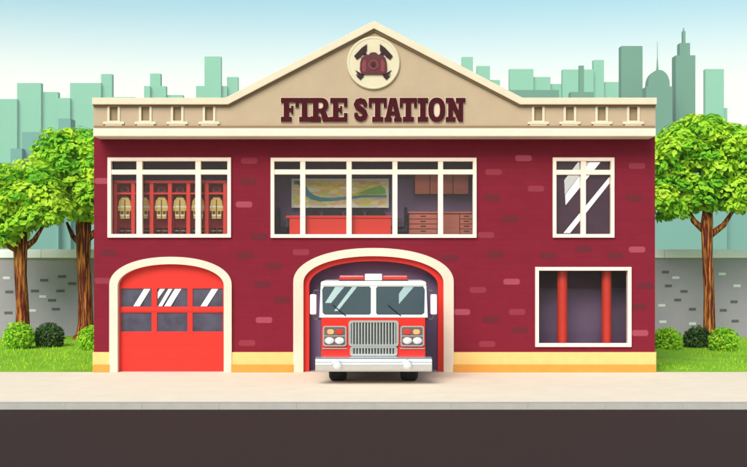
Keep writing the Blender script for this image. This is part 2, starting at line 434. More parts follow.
# side and back walls
wl.box(WL, WL+0.3, 0.302, BD, 0, fz(131)+0.45); wl.box(WR-0.3, WR, 0.302, BD, 0, fz(131)+0.45); wl.box(WL+0.302, WR-0.302, BD-0.3, BD, 0, fz(131)+0.45)
def capsule(cx, cy, w_, h_, n=5):
    r = h_/2*0.8; pts = []
    for qx, qy, a0 in ((1, -1, -90), (1, 1, 0), (-1, 1, 90), (-1, -1, 180)):
        for i in range(n+1):
            a = math.radians(a0 + 90*i/n)
            pts.append((fx(cx + qx*(w_/2-r) + r*math.cos(a)), fz(cy) + (qy*(h_/2-r) + r*math.sin(a))/40))
    return pts
ACC = [(249.3,160.9,2),(244,204.5,1),(102.9,181,1),(248,181.5,3),(258.7,236.6,3),(523.5,158.2,1),(493.6,172,2),(535.9,188.7,2),(491.4,197.6,3),(510,219,3),
       (637,166,2),(634,198,3),(583.5,249,3),(637,249.5,1),(495.3,254.6,3),(511.6,281.7,1),(548.5,255.6,3),(615,255.6,3),(490.4,319.6,3),(487,344,2),
       (640,333,1),(638,307,3),(462,312,1),(108.3,252.6,3),(244.6,255.5,3),(274,266,3),(262.6,284.4,3),(301,252.2,2),(102.7,280.8,2),(264,320,1),(247,343,2),
       (450,257.6,3),(486,235,2),(282,300,3),(478,290,2),(517,312,2),(520,330,3),(645,286,3)]
for cx, cy, k in ACC:
    wl.mi = k; wl.prism([capsule(cx, cy, 16.5, 6.0)], -0.004, 0.05, back=False)
wl.mi = 0
wl.build('wall', [M['brick'], M['brick_pink'], M['brick_rose'], M['brick_dark']], st)
# plinth: pieces between the doorways, upper and lower course
for a, b in ((93.5, 110.5), (231.5, 294), (453, 655.5)):
    pl = MB().box(fx(a), fx(b), -0.06, 0.05, fz(364.6), fz(352)).build('plinth', M['plinth_hi'], st, bevel=0.01)
    MB().box(fx(a), fx(b), -0.10, 0.05, 0.0, fz(364.4)).build('base_course', M['plinth_lo'], pl, bevel=0.01)
for x_ in (WL, WR): MB().box(x_-0.05, x_+0.05, 0.051, BD, 0.0, fz(352)).build('plinth', M['plinth_hi'], st, bevel=0.01)

# cornice, painted shadow band, pediment
CY = -0.72
MB().box(X(93, CY), X(656, CY), CY, 0.35, Z(136.3, CY), Z(128.2, CY)).build('cornice', M['cream_trim'], st, bevel=0.015)
my = -0.30
MB().box(X(94, my), X(655, my), my, 0.34, Z(128.2, CY)+0.002, Z(125.6, my)).build('cornice_shadow_band', M['tan_shadow'], st, bevel=0.008)  # darker tan band standing for the shadow line above the cornice
FY = -0.16
PX = lambda p: X(p, FY); PZ = lambda p: Z(p, FY)
ped = [(PX(93.5), PZ(127)), (PX(655.5), PZ(127)), (PX(655.5), PZ(100)), (PX(521), PZ(100)), (PX(374), PZ(24)), (PX(227), PZ(100)), (PX(93.5), PZ(100))]
NX = [113.8, 145.5, 177.3, 209.2, 538.2, 569.8, 601.6, 633.2]
nh = [[(PX(x-4.2), PZ(121)), (PX(x+4.2), PZ(121)), (PX(x+4.2), PZ(106.6)), (PX(x-4.2), PZ(106.6))] for x in NX]
MB().prism([ped]+nh, FY, 0.32).build('pediment', M['tan'], st)
# niches: recess back, surround, corbel
for x in NX:
    n_ = MB().prism([[(PX(x-6.4), PZ(122)), (PX(x+6.4), PZ(122)), (PX(x+6.4), PZ(103)), (PX(x-6.4), PZ(103))],
                     [(PX(x-4.0), PZ(120.8)), (PX(x+4.0), PZ(120.8)), (PX(x+4.0), PZ(106.8)), (PX(x-4.0), PZ(106.8))]], FY-0.03, FY+0.03).build('niche', M['tan_cap'], st, bevel=0.006)
    MB().box(PX(x-4.6), PX(x+4.6), FY+0.05, FY+0.09, PZ(121.4), PZ(106.2)).build('recess', M['tan_recess'], n_)
    cb = MB().box(PX(x-10.6), PX(x+10.6), FY-0.04, FY+0.03, PZ(124.4), PZ(121.8))
    cb.box(PX(x-8.4), PX(x+8.4), FY-0.03, FY+0.03, PZ(126.4), PZ(124.5))
    cb.build('corbel', M['tan_cap'], n_, bevel=0.006)
# coping of parapet and gable: a bent band
KY2 = -0.30
kx = lambda p: X(p, KY2); kz = lambda p: Z(p, KY2)
band = [(92, 97.6), (225.5, 97.6), (374, 20.6), (522.5, 97.6), (657, 97.6), (657, 104.4), (520.2, 104.4), (374, 28.4), (227.8, 104.4), (92, 104.4)]
MB().prism([[(kx(a), kz(b)) for a, b in band]], KY2, 0.40).build('coping', M['tan_cap'], st, bevel=0.012)
sy = -0.225
band2 = [(93, 103.8), (227.8, 103.8), (374, 27.6), (520.2, 103.8), (656, 103.8), (656, 106.3), (519.2, 106.3), (374, 31.2), (228.8, 106.3), (93, 106.3)]
MB().prism([[(X(a, sy), Z(b, sy)) for a, b in band2]], sy, 0.30).build('coping_shadow_band', M['tan_shadow'], st)  # shade under the coping, put in as a darker tan band

# sign lettering
H_ = 23.7
def L_I(w): c, t, s = w/2, 2.75, 4.8; return [[(0,0),(w,0),(w,s),(c+t,s),(c+t,H_-s),(w,H_-s),(w,H_),(0,H_),(0,H_-s),(c-t,H_-s),(c-t,s),(0,s)]]
def L_F(w): s = 4.8; return [[(0,0),(10.8,0),(10.8,s),(8.2,s),(8.2,10.2),(10.2,10.2),(10.2,7.6),(12.4,7.6),(12.4,16.0),(10.2,16.0),(10.2,13.7),(8.2,13.7),(8.2,H_-4.2),(w-3.6,H_-4.2),(w-3.6,H_-9.4),(w,H_-9.4),(w,H_),(0,H_),(0,H_-s),(2.8,H_-s),(2.8,s),(0,s)]]
def L_E(w): s = 4.8; return [[(0,0),(w,0),(w,8.6),(w-3.5,8.6),(w-3.5,4.4),(8.2,4.4),(8.2,10.2),(9.9,10.2),(9.9,8.2),(11.9,8.2),(11.9,15.6),(9.9,15.6),(9.9,13.6),(8.2,13.6),(8.2,H_-4.4),(w-3.5,H_-4.4),(w-3.5,H_-8.8),(w,H_-8.8),(w,H_),(0,H_),(0,H_-s),(2.8,H_-s),(2.8,s),(0,s)]]
def L_T(w): c, s = w/2, 4.8; return [[(c-5.6,0),(c+5.6,0),(c+5.6,s),(c+2.8,s),(c+2.8,H_-4.5),(w-3.2,H_-4.5),(w-3.2,H_-9.5),(w,H_-9.5),(w,H_),(0,H_),(0,H_-9.5),(3.2,H_-9.5),(3.2,H_-4.5),(c-2.8,H_-4.5),(c-2.8,s),(c-5.6,s)]]
def L_A(w): return [[(0,0),(7.4,0),(7.4,4.2),(6.1,4.2),(6.6,6.6),(10.4,6.6),(10.9,4.2),(9.6,4.2),(9.6,0),(w,0),(w,4.2),(16.2,4.2),(11.8,H_),(5.3,H_),(1.2,4.2),(0,4.2)],[(7.4,10.2),(9.6,10.2),(8.5,16.5)]]
def L_R(w): s = 4.8; return [[(0,0),(10.6,0),(10.6,s),(8.2,s),(8.2,9.2),(10.2,9.2),(12.6,0),(w,0),(w,4.4),(17.8,4.4),(15.6,10.8),(17.4,13),(18.4,16.6),(17.6,20.3),(15.5,22.6),(12.5,H_),(0,H_),(0,H_-s),(2.8,H_-s),(2.8,s),(0,s)],[(8.2,13),(11.2,13),(12.7,14.3),(13.1,16.3),(12.7,18.3),(11.2,19.6),(8.2,19.6)]]
def L_O(w):
    def e(a, b, p): return [(w/2 + a*math.copysign(abs(math.cos(t))**p, math.cos(t)), H_/2 + b*math.copysign(abs(math.sin(t))**p, math.sin(t))) for t in [2*PI*i/36 for i in range(36)]]
    return [e(w/2, H_/2+0.3, 0.85), e(w/2-5.3, H_/2-4.6, 0.85)]
def L_N(w): s = 4.6; return [[(0,0),(9.8,0),(9.8,s),(7.2,s),(7.2,12.6),(12.7,0),(17.4,0),(17.4,H_-s),(w,H_-s),(w,H_),(10.2,H_),(10.2,H_-s),(12.8,H_-s),(12.8,11),(7.4,H_),(0,H_),(0,H_-s),(2.5,H_-s),(2.5,s),(0,s)]]
def L_S(w):
    k = w/14.7
    c = [(12.0,14.8),(11.8,17.8),(10.4,20.2),(7.4,21.1),(4.4,20.1),(3.1,17.3),(4.6,14.4),(7.6,12.3),(10.6,9.8),(11.8,6.6),(10.5,3.7),(7.4,2.6),(4.2,3.6),(3.0,6.0),(2.7,9.0)]
    wd = [1.6,2.2,2.5,2.6,2.7,2.8,2.9,3.0,2.9,2.8,2.7,2.6,2.5,2.2,1.6]
    A, B = [], []
    for i, p in enumerate(c):
        q, r = c[max(0,i-1)], c[min(len(c)-1,i+1)]
        dx, dy = r[0]-q[0], r[1]-q[1]; l = math.hypot(dx, dy); nx_, ny_ = -dy/l, dx/l
        A.append(((p[0]+nx_*wd[i])*k, p[1]+ny_*wd[i])); B.append(((p[0]-nx_*wd[i])*k, p[1]-ny_*wd[i]))
    return [A + B[::-1]]
def offset(lp, d):
    a = sum(lp[j][0]*lp[(j+1) % len(lp)][1] - lp[(j+1) % len(lp)][0]*lp[j][1] for j in range(len(lp)))
    if a < 0: d = -d
    out = []; n = len(lp)
    for i in range(n):
        p0, p1, p2 = Vector(lp[i-1]), Vector(lp[i]), Vector(lp[(i+1) % n])
        e1, e2 = (p1-p0).normalized(), (p2-p1).normalized()
        n1, n2 = Vector((e1.y, -e1.x)), Vector((e2.y, -e2.x))
        b = n1+n2
        if b.length < 1e-4: b = n1.copy()
        b.normalize(); k = min(2.0, 1/max(0.35, b.dot(n1)))
        q = p1 + b*d*k; out.append((q.x, q.y))
    return out
TEXT = [('F',281,299,L_F),('I',299.2,310,L_I),('R',310.2,330.2,L_R),('E',330.2,347.4,L_E),('S',353.2,368,L_S),('T',368.6,386.8,L_T),('A',384.4,401.6,L_A),
        ('T',399.6,417,L_T),('I',417.6,428,L_I),('O',428.2,445.2,L_O),('N',445.6,465.3,L_N)]
for ch, a, b, fn in TEXT:
    loops = fn(b-a)
    tx = lambda p: (PX(a + p[0]), PZ(121.8 - p[1]))
    lt = MB().prism([[tx(p) for p in lp] for lp in loops], FY-0.055, FY+0.02).build('letter', M['maroon_letter'], st)
    ed = [offset(loops[0], 0.35 if ch == 'S' else 0.7)]
    MB().prism([[tx(p) for p in lp] for lp in ed], FY-0.012-0.0013*(TEXT.index((ch,a,b,fn)) % 2), FY+0.02).build('letter_edge', M['letter_edge'], lt)

# emblem
ex, ez = PX(373.4), PZ(63.3); R_ = 26.4/40
em = MB().lathe([(R_, FY+0.02), (R_, FY-0.05), (R_-0.02, FY-0.075), (R_-0.055, FY-0.075), (R_-0.065, FY-0.065)], (ex, 0, ez), 'Y', 64).build('emblem', M['emblem'], st)
EY = FY-0.066
def epoly(pts): return [(PX(p[0]), PZ(p[1])) for p in pts]
def mir(pts): return [(2*373.4-p[0], p[1]) for p in pts]
head = [(354.2,56.6),(356.8,60.2),(361.0,57.2),(362.4,55.2),(365.2,53.6),(366.9,51.4),(366.9,44.8),(361.6,48.6)]
def bar(a, b, w_):
    d = Vector((b[0]-a[0], b[1]-a[1])).normalized(); n_ = Vector((-d.y, d.x))*w_/2
    return [(a[0]+n_.x, a[1]+n_.y), (b[0]+n_.x, b[1]+n_.y), (b[0]-n_.x, b[1]-n_.y), (a[0]-n_.x, a[1]-n_.y)]
for f_, dy in ((lambda p: p, 0.0), (mir, 0.003)):
    ax = MB(); ax.prism([epoly(f_(head))], EY-0.03-dy, EY+0.01); ax.prism([epoly(f_(bar((362.5,52.5),(386.5,77.0),3.4)))], EY-0.022-dy, EY+0.01)
    ax.prism([epoly(f_(bar((384.8,75.2),(388.2,78.6),5.0)))], EY-0.026-dy, EY+0.01)
    ax.prism([epoly(f_([(386.5,73.5),(391.5,70.6),(389.2,74.2),(391.0,75.8)]))], EY-0.024-dy, EY+0.01)
    ax.build('axe', M['axe'], em)
hp = [(361.5,75),(359.8,70),(360.2,63),(361.5,58.5),(364.5,56),(368.5,55.4),(370.5,53.4),(373.4,52.8)]
hpoly = hp + [(2*373.4-a, b) for a, b in hp[::-1]][1:]
hm = MB().prism([epoly(hpoly)], EY-0.05, EY+0.01)
hm.build('helmet', M['helmet_red'], em, bevel=0.012)
MB().prism([epoly([(362.4,72.5),(362.0,64),(364.4,60),(366,62),(366,72.5)])], EY-0.058, EY-0.04).build('helmet_side', M['helmet_ring'], em)
MB().prism([epoly(mir([(362.4,72.5),(362.0,64),(364.4,60),(366,62),(366,72.5)]))], EY-0.058, EY-0.04).build('helmet_side', M['helmet_ring'], em)
rg = MB(); n = 32
circ = lambda r: [(ex + r/40*math.cos(2*PI*i/n), PZ(65.6) + r/40*math.sin(2*PI*i/n)) for i in range(n)]
rg.prism([circ(4.9), circ(3.5)], EY-0.064, EY-0.04).build('helmet_badge', M['helmet_ring'], em)
MB().prism([circ(2.1)], EY-0.062, EY-0.04).build('badge_centre', M['axe'], em)

# windows
FT = 3.6
def streak(poly, Y, tilt, parent, m='streak', name='glare_strip'):
    """added mirror strip cut to the shape of a glare streak: leans back a little, so that it mirrors the sky before the building"""
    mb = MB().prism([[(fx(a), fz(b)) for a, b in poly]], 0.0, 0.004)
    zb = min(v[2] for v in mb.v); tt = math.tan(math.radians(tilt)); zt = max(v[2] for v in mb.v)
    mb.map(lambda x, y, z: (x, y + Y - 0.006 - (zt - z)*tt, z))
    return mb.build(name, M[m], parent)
def window(key, mull, transom=None, glass='glass', streaks=()):
    a, b, c, d = WINS[key]
    out = rect(a, b, c, d); inn = rect(a+FT, b-FT, c+FT, d-FT)
    wo = MB().prism([out, inn], -0.07, 0.16).build('window', M['cream'], st, bevel=0.008)
    for i, (m0, m1) in enumerate(mull):
        MB().box(fx(m0), fx(m1), -0.052, 0.14, fz(d-FT+0.6), fz(c+FT-0.6)).build('mullion', M['cream'], wo, bevel=0.006)
    if transom:
        MB().box(fx(a+FT-0.6), fx(b-FT+0.6), -0.046, 0.135, fz(transom[1]), fz(transom[0])).build('transom', M['cream'], wo, bevel=0.006)
    MB().box(fx(a+FT-1), fx(b-FT+1), 0.085, 0.091, fz(d-FT+1), fz(c+FT-1)).build('pane', M[glass], wo)
    for s_ in streaks: streak(*s_[:1], 0.085, s_[1], wo, s_[2])
    return wo
window('lock', [(136.8, 142.6), (195.6, 201)], (169.8, 174.6))
window('office', [(300.3, 305.4), (346.5, 351.7), (392.4, 397.4), (438, 443)], (169.6, 174.5))
window('tall', [(580.6, 585.6)], (170, 174.8), 'plum_glass',
       [([(611, 175.5), (611, 182), (570.4, 233), (563.7, 233)], 1.6, 'streak'),
        ([(590, 162), (601, 162), (566, 205), (565.5, 195)], 1.6, 'streak'), ([(578.5, 162), (589.7, 162), (565.2, 194.6), (564.6, 180)], 1.6, 'streak_soft')])
window('pole', [], None)

# left doorway with closed door
DF = [arch_pts(110, 232, 285, 256.8, 371.9), arch_pts(118.4, 224.2, 286, 264.2, 371.9)]
ring = DF[0] + DF[1][::-1]
MB().prism([ring], -0.09, 0.20).build('door_frame', M['cream_arch'], st, bevel=0.012)
da = arch_pts(117, 225.6, 286, 263, 371.7)
PW = [(119.9, 150.8), (156.2, 186.8), (192, 222.4)]; RW = [(288.6, 306.8), (312.8, 331.8)]
ph = [rect(x0, x1, y0, y1) for x0, x1 in PW for y0, y1 in RW]
gd = MB().prism([da]+ph, 0.11, 0.17).build('garage_door', M['door_red'], st, bevel=0.006)
for y0, y1 in ((307.8, 311.8),):
    MB().box(fx(119), fx(223.6), 0.094, 0.12, fz(y1), fz(y0)).build('door_rail', M['door_red'], gd, bevel=0.006)
for k, yy in enumerate((345.5, 358.8)):
    MB().box(fx(119), fx(223.6), 0.104, 0.12, fz(yy+0.5), fz(yy-0.5)).build('door_groove', M['door_red'], gd)
for j, (y0, y1) in enumerate(RW):
    for i, (x0, x1) in enumerate(PW):
        MB().box(fx(x0-0.5), fx(x1+0.5), 0.138, 0.146, fz(y1+0.5), fz(y0-0.5)).build('door_pane', M['door_glass'], gd)
for q in ([(143,289),(149.5,289),(139,306.4),(132.5,306.4)], [(159,289),(164,289),(157.0,299),(157.0,292.5)], [(167.5,289),(171.5,289),(161.5,306.4),(157.5,306.4)], [(174,289),(180.5,289),(170,306.4),(163.5,306.4)], [(211,289),(217.5,289),(206.5,306.4),(200,306.4)]):
    streak(q, 0.135, 4.5, gd)

# middle doorway, open
ring2 = arch_pts(293.5, 453.5, 282, 248, 371.9) + arch_pts(303.6, 443.4, 283, 256.2, 371.9)[::-1]
MB().prism([ring2], -0.09, 0.24).build('door_frame', M['cream_arch'], st, bevel=0.012)
ring3 = arch_pts(302.5, 444.5, 283, 255.4, 371.8) + arch_pts(309.0, 438.0, 286, 261.2, 371.8)[::-1]
MB().prism([ring3], 0.06, 0.36).build('door_lining', M['door_red'], st, bevel=0.008)

# interior: slabs, partitions, back walls
F2 = 3.17; CE = fz(150)
i_ = MB()
i_.box(WL+0.3, WR-0.3, 0.301, BD-0.301, F2-0.15, F2); i_.build('upper_floor', M['floor_int'], st)
def flat(loops, z0, z1):      # a slab with openings, laid level: loops are (x, y)
    return MB().prism(loops, -z1, -z0).map(lambda x, y, z: (x, z, -y))
SK = [(fx(112), fx(236), 0.45, 0.84), (fx(272), fx(498), 0.45, 1.10)]  # unseen roof openings added to let daylight into the upper rooms
def sq(a, b, c, d): return [(a, c), (b, c), (b, d), (a, d)]
flat([sq(WL+0.3, WR-0.3, 0.301, BD-0.301)] + [sq(*q) for q in SK], CE, CE+0.15).build('ceiling', M['truck_white'], st)
for q in SK:
    sk_ = flat([sq(q[0]-0.08, q[1]+0.08, q[2]-0.08, q[3]+0.08), sq(*q)], CE+0.152, CE+0.46).build('added_skylight', M['cream'], st)
    flat([sq(q[0]-0.06, q[1]+0.06, q[2]-0.06, q[3]+0.06)], CE+0.462, CE+0.474).build('added_skylight_glass', M['glass'], sk_)

MB().box(WL+0.3, WR-0.3, 0.03, BD-0.301, -0.1, 0.006).build('floor', M['floor_int'], st)
for px in (255, 514): MB().box(fx(px)-0.06, fx(px)+0.06, 0.301, BD-0.302, F2+0.002, CE-0.002).build('partition', M['purple'], st)
for px in (262, 505): MB().box(fx(px)-0.06, fx(px)+0.06, 0.301, BD-0.302, 0.008, F2-0.152).build('partition', M['garage_int'], st)
# wall added close behind the doorway to catch daylight, open for the truck
iw = 0.55
MB().prism([[(fx(264), 0.01), (X(321, iw), 0.01), (X(321, iw), Z(288, iw)), (X(426, iw), Z(288, iw)), (X(426, iw), 0.01), (fx(503), 0.01), (fx(503), F2-0.153), (fx(264), F2-0.153)]], iw, iw+0.12).build('added_bay_wall', M['garage_int'], st)
bw = MB()
bw.box(WL+0.31, fx(255)-0.07, 1.0, 1.1, F2+0.002, CE-0.002)       # locker room
bw.box(fx(255)+0.07, fx(514)-0.07, 1.25, 1.35, F2+0.002, CE-0.002)   # office
bw.box(fx(505)+0.07, WR-0.31, 1.3, 1.4, 0.008, F2-0.152)             # pole room
bw.build('inner_wall', M['purple'], st)
bd = MB()
bd.box(WL+0.311, fx(255)-0.071, 0.85, 0.999, Z(179.5, 0.85), CE-0.003)
bd.box(fx(255)+0.071, fx(514)-0.071, 1.12, 1.249, Z(177.5, 1.12), CE-0.003)
bd.box(fx(505)+0.071, WR-0.311, 1.1, 1.299, Z(288, 1.1), F2-0.153)
bd.build('bulkhead', M['purple_dark'], st)
MB().box(fx(514)+0.07, WR-0.31, 3.2, 3.3, F2+0.002, CE-0.002).build('inner_wall', M['purple_dark'], st)
MB().box(fx(262)+0.07, fx(505)-0.07, 7.2, 7.3, 0.008, F2-0.152).build('inner_wall', M['garage_int'], st)
# flat roof behind the gabled front
rf = flat([sq(WL+0.02, WR-0.02, 0.34, BD)] + [sq(q[0]-0.1, q[1]+0.1, q[2]-0.1, q[3]+0.1) for q in SK], CE+0.16, CE+0.30)
rf.build('roof', M['roof'], st)

# ------------------------------------------------------------------ things in the locker room
LY = 0.30
lx = lambda p: X(p, LY); lz = lambda p: Z(p, LY)
posts = [114.6, 133.0, 151.4, 169.8, 188.2, 206.6, 225.0]
rack = thing('gear_locker', 'open red gear locker with six bays behind the upper left window', 'locker', (lx(170), LY+0.25, F2))
def ch(mb, name, m, par, **k): return mb.build(name, m, None, **k)
def under(o, root):
    o.parent = root; o.matrix_parent_inverse = Matrix.Translation(-Vector(root.location)); return o
under(MB().box(lx(113), lx(226.6), LY-0.02, LY+0.5, lz(183.2), lz(180.2)).build('top_board', M['locker_red'], bevel=0.006), rack)
under(MB().box(lx(114), lx(225.8), LY+0.46, LY+0.5, F2+0.02, lz(182)).build('back_panel', M['locker_back']), rack)
for p in posts: under(MB().box(lx(p-1.9), lx(p+1.9), LY, LY+0.455, F2+0.002, lz(183.3)).build('divider', M['locker_red'], bevel=0.004), rack)
for a, b in zip(posts[:-1], posts[1:]):
    under(MB().box(lx(a+2), lx(b-2), LY+0.02, LY+0.45, lz(194.2), lz(192.6)).build('shelf', M['locker_red']), rack)
    under(MB().box(lx(a+2), lx(b-2), LY+0.03, LY+0.45, F2+0.03, F2+0.10).build('bottom_board', M['locker_red']), rack)
BW = ['first', 'second', 'third', 'fourth', 'fifth', 'sixth']
def make_coat():
    g = MB(); s = 1/39.0
    def poly(pts, y0, y1, mi): g.mi = mi; g.prism([[(a*s, b*s) for a, b in pts]], y0, y1)
    poly([(-4.6,-22),(4.6,-22),(4.9,-12),(5.0,-4),(3.4,-1.2),(1.2,0),(-1.2,0),(-3.4,-1.2),(-5.0,-4),(-4.9,-12)], 0.05, 0.17, 0)
    poly([(3.6,-1.8),(5.6,-4.6),(6.8,-14),(4.9,-14.6),(4.0,-7)], 0.03, 0.15, 0); poly([(-3.6,-1.8),(-5.6,-4.6),(-6.8,-14),(-4.9,-14.6),(-4.0,-7)], 0.03, 0.15, 0)
    for y in (-19.4, -11.0): poly([(-4.7,y),(4.7,y),(4.7,y+1.7),(-4.7,y+1.7)], 0.042, 0.06, 1)
    for q in (-1, 1): poly([(q*4.7,-11.4),(q*6.8,-11.0),(q*6.6,-9.6),(q*4.5,-10)], 0.022, 0.04, 1)
    poly([(-0.5,-21.5),(0.5,-21.5),(0.5,-3),(-0.5,-3)], 0.036, 0.055, 2)
    poly([(-2.2,-1.0),(2.2,-1.0),(1.4,1.0),(-1.4,1.0)], 0.04, 0.14, 2)
    for q in (-1, 1): poly([(q*1.4,-17.6),(q*4.0,-17.6),(q*4.0,-14.4),(q*1.4,-14.4)], 0.036, 0.055, 2)
    g.mi = 2; g.box(-0.01, 0.01, 0.08, 0.10, 0.9*s, 1.6*s)
    return g.build('firefighter_coat', [M['coat'], M['coat_stripe'], M['coat_dark']], bevel=0.006)
def make_boot():
    g = MB()
    g.mi = 0; g.lathe([(0.055, 0.0), (0.058, 0.1), (0.066, 0.26), (0.07, 0.32)], (0, 0.0, 0.03), 'Z', 14)
    g.prism([[(-0.055, 0), (0.055, 0), (0.05, 0.1), (-0.05, 0.1)]], -0.17, 0.06)
    g.mi = 1; g.lathe([(0.068, 0.0), (0.0705, 0.03)], (0, 0, 0.255), 'Z', 14)
    return g.build('rubber_boot', [M['boot'], M['boot_band']], bevel=0.008)
def make_helmet():
    g = MB(); g.mi = 0
    g.lathe([(0.165, 0.0), (0.165, 0.012), (0.125, 0.03), (0.118, 0.09), (0.085, 0.15), (0.04, 0.175), (0.004, 0.18)], (0, 0, 0), 'Z', 20)
    g.mi = 1; g.prism([[(-0.05, 0.04), (0.05, 0.04), (0.06, 0.12), (0, 0.16), (-0.06, 0.12)]], -0.14, -0.10)
    return g.build('fire_helmet', [M['helm_int'], M['axe']], smooth=False)
c0, b0, h0 = make_coat(), make_boot(), make_helmet(); used = {'c': 0, 'b': 0, 'h': 0}
def inst(o, key):
    if used[key] == 0: used[key] = 1; return o
    d = o.copy(); COL.objects.link(d); return d
for i, (a, b) in enumerate(zip(posts[:-1], posts[1:])):
    m_ = (a+b)/2
    w_ = 'leftmost' if i == 0 else 'rightmost' if i == 5 else BW[i]
    c = inst(c0, 'c'); c.location = (lx(m_), LY+0.08, lz(196.2)); tag(c, f'tan firefighter coat with pale stripes hanging in the {BW[i]} red locker bay from the left', 'coat', 'coats hanging in the red lockers')
    h = inst(h0, 'h'); h.location = (lx(m_), LY+0.2, lz(192.5)); tag(h, f'dull red fire helmet on the shelf of the {BW[i]} locker bay from the left', 'helmet', 'helmets on the locker shelf')
    for s_, nm in ((-1, 'left'), (1, 'right')):
        t = inst(b0, 'b'); t.location = (lx(m_)+s_*0.085, LY+0.22, F2+0.102); tag(t, f'{nm} black rubber boot in the {BW[i]} red locker bay from the left', 'boot', 'boots standing in the red lockers')

# ------------------------------------------------------------------ things in the office
mp_ = thing('wall_map', 'white framed city map with a blue river on the office wall', 'map', (X(340, 1.12), 1.1, Z(193.5, 1.12)))
MYY = 1.075
mx_ = lambda p: X(p, MYY); mz_ = lambda p: Z(p, MYY)
def mr(a, b, c, d): return [(mx_(a), mz_(d)), (mx_(b), mz_(d)), (mx_(b), mz_(c)), (mx_(a), mz_(c))]
under(MB().prism([mr(291.5, 388.8, 178.6, 207.8), mr(293.6, 386.8, 180.6, 205.9)], MYY-0.015, 1.119).build('map_frame', M['paper'], bevel=0.004), mp_)
sh = MB(); sh.box(mx_(293), mx_(387.4), MYY+0.012, MYY+0.02, mz_(206.4), mz_(180.0))
rv_t = [(300,180.8),(303,187),(306.5,192.5),(312,197.0),(320,199.4),(332,199.6),(345,198.2),(352,197.6),(362,196.2),(386.6,196.2)]
rv_w = [3.4,3.2,3.0,2.6,2.0,1.7,1.5,1.2,1.2,1.2]
A = []; B = []
for i, p in enumerate(rv_t):
    q, r = rv_t[max(0,i-1)], rv_t[min(len(rv_t)-1,i+1)]; dx, dy = r[0]-q[0], r[1]-q[1]; l = math.hypot(dx, dy)
    nx_, ny_ = -dy/l*rv_w[i], dx/l*rv_w[i]
    if i in (0, len(rv_t)-1): nx_, ny_ = (rv_w[i], 0) if i == 0 else (0, rv_w[i])
    if i == 0: nx_ = -nx_
    A.append((mx_(p[0]+nx_), mz_(min(205.5, max(180.9, p[1]+ny_))))); B.append((mx_(p[0]-nx_), mz_(min(205.5, max(180.9, p[1]-ny_)))))
sh.mi = 1; sh.prism([A+B[::-1]], MYY+0.005, MYY+0.013); sh.prism([mr(294, 299, 181, 184.5)], MYY+0.005, MYY+0.013)
sh.mi = 2; sh.prism([[(mx_(a), mz_(b)) for a, b in [(357,194.2),(364,190.5),(372,187.5),(381,185.5),(385.5,189),(385.5,194.3)]]], MYY+0.006, MYY+0.013)
sh.mi = 3; sh.prism([[(mx_(a), mz_(b)) for a, b in bar((352,196),(374,182),1.5)]], MYY+0.0035, MYY+0.013); sh.prism([[(mx_(a), mz_(b)) for a, b in bar((314,184),(344,190),1.1)]], MYY+0.0035, MYY+0.013)
sh.prism([[(mx_(a), mz_(b)) for a, b in bar((318,194),(345,183),0.9)]], MYY+0.0043, MYY+0.013)
under(sh.build('map_sheet', [M['map_land'], M['map_river'], M['map_park'], M['map_road']]), mp_)
# desk
DY = 0.22
dx_ = lambda p: X(p, DY); dz_ = lambda p: Z(p, DY)
dk = thing('desk', 'long bright red desk in front of the wall map', 'desk', (dx_(338), DY+0.4, F2))
under(MB().box(dx_(286), dx_(392), DY-0.04, DY+0.36, dz_(218.2), dz_(215.6)).build('desktop', M['desk_red'], bevel=0.01), dk)
under(MB().box(dx_(289.5), dx_(391), DY, DY+0.04, F2+0.06, dz_(218.3)).build('front_panel', M['desk_red']), dk)
for a, b in ((289.5, 291), (389.5, 391)):
    under(MB().box(dx_(a), dx_(b), DY+0.041, DY+0.34, F2+0.001, dz_(218.3)).build('side_panel', M['desk_red']), dk)
# office chairs
def make_chair():
    root = bpy.data.objects.new('office_chair', None); COL.objects.link(root)
    b = MB(); n = 12; pts = []
    for i in range(n+1):
        t = PI*i/n; pts.append((0.25*math.cos(t)**1 if True else 0, 0.80 + 0.19*math.sin(t)))
    pts += [(-0.23, 0.52), (0.23, 0.52)]
    b.prism([pts], 0.20, 0.27).build('backrest', M['black'], root, bevel=0.02)
    MB().box(-0.24, 0.24, -0.24, 0.22, 0.42, 0.50).build('seat', M['black'], root, bevel=0.03)
    MB().box(-0.03, 0.03, 0.215, 0.245, 0.40, 0.56).build('back_support', M['dark_metal'], root)
    MB().lathe([(0.028, 0.08), (0.028, 0.42)], (0, 0, 0), 'Z', 12).build('column', M['dark_metal'], root)
    s = MB()
    for k in range(5):
        a = 2*PI*k/5; s.tube([(0, 0, 0.09), (0.26*math.cos(a), 0.26*math.sin(a), 0.05)], 0.018, 6)
    s.build('star_base', M['dark_metal'], root)
    for q in (-1, 1):
        ar = MB(); ar.box(q*0.25-0.025, q*0.25+0.025, -0.14, 0.12, 0.66, 0.69); ar.box(q*0.25-0.012, q*0.25+0.012, -0.02, 0.02, 0.47, 0.66)
        ar.build('armrest', M['dark_metal'], root, bevel=0.006)
    return root
chair = make_chair()
cl = [(310, 0.84, 0, 'black office chair behind the red desk, under the map where the river bends'), (332, 0.84, 0, 'black office chair behind the red desk, second from the left under the map'),
      (353.5, 0.84, 0, 'black office chair behind the red desk, third from the left under the map'), (375.5, 0.84, 0, 'black office chair behind the red desk, below the green park on the map'),
      (287.5, 0.86, PI/2, 'black office chair turned sideways at the left end of the red desk'), (396.5, 0.86, -PI/2, 'black office chair turned sideways beside the wooden drawer cabinet')]
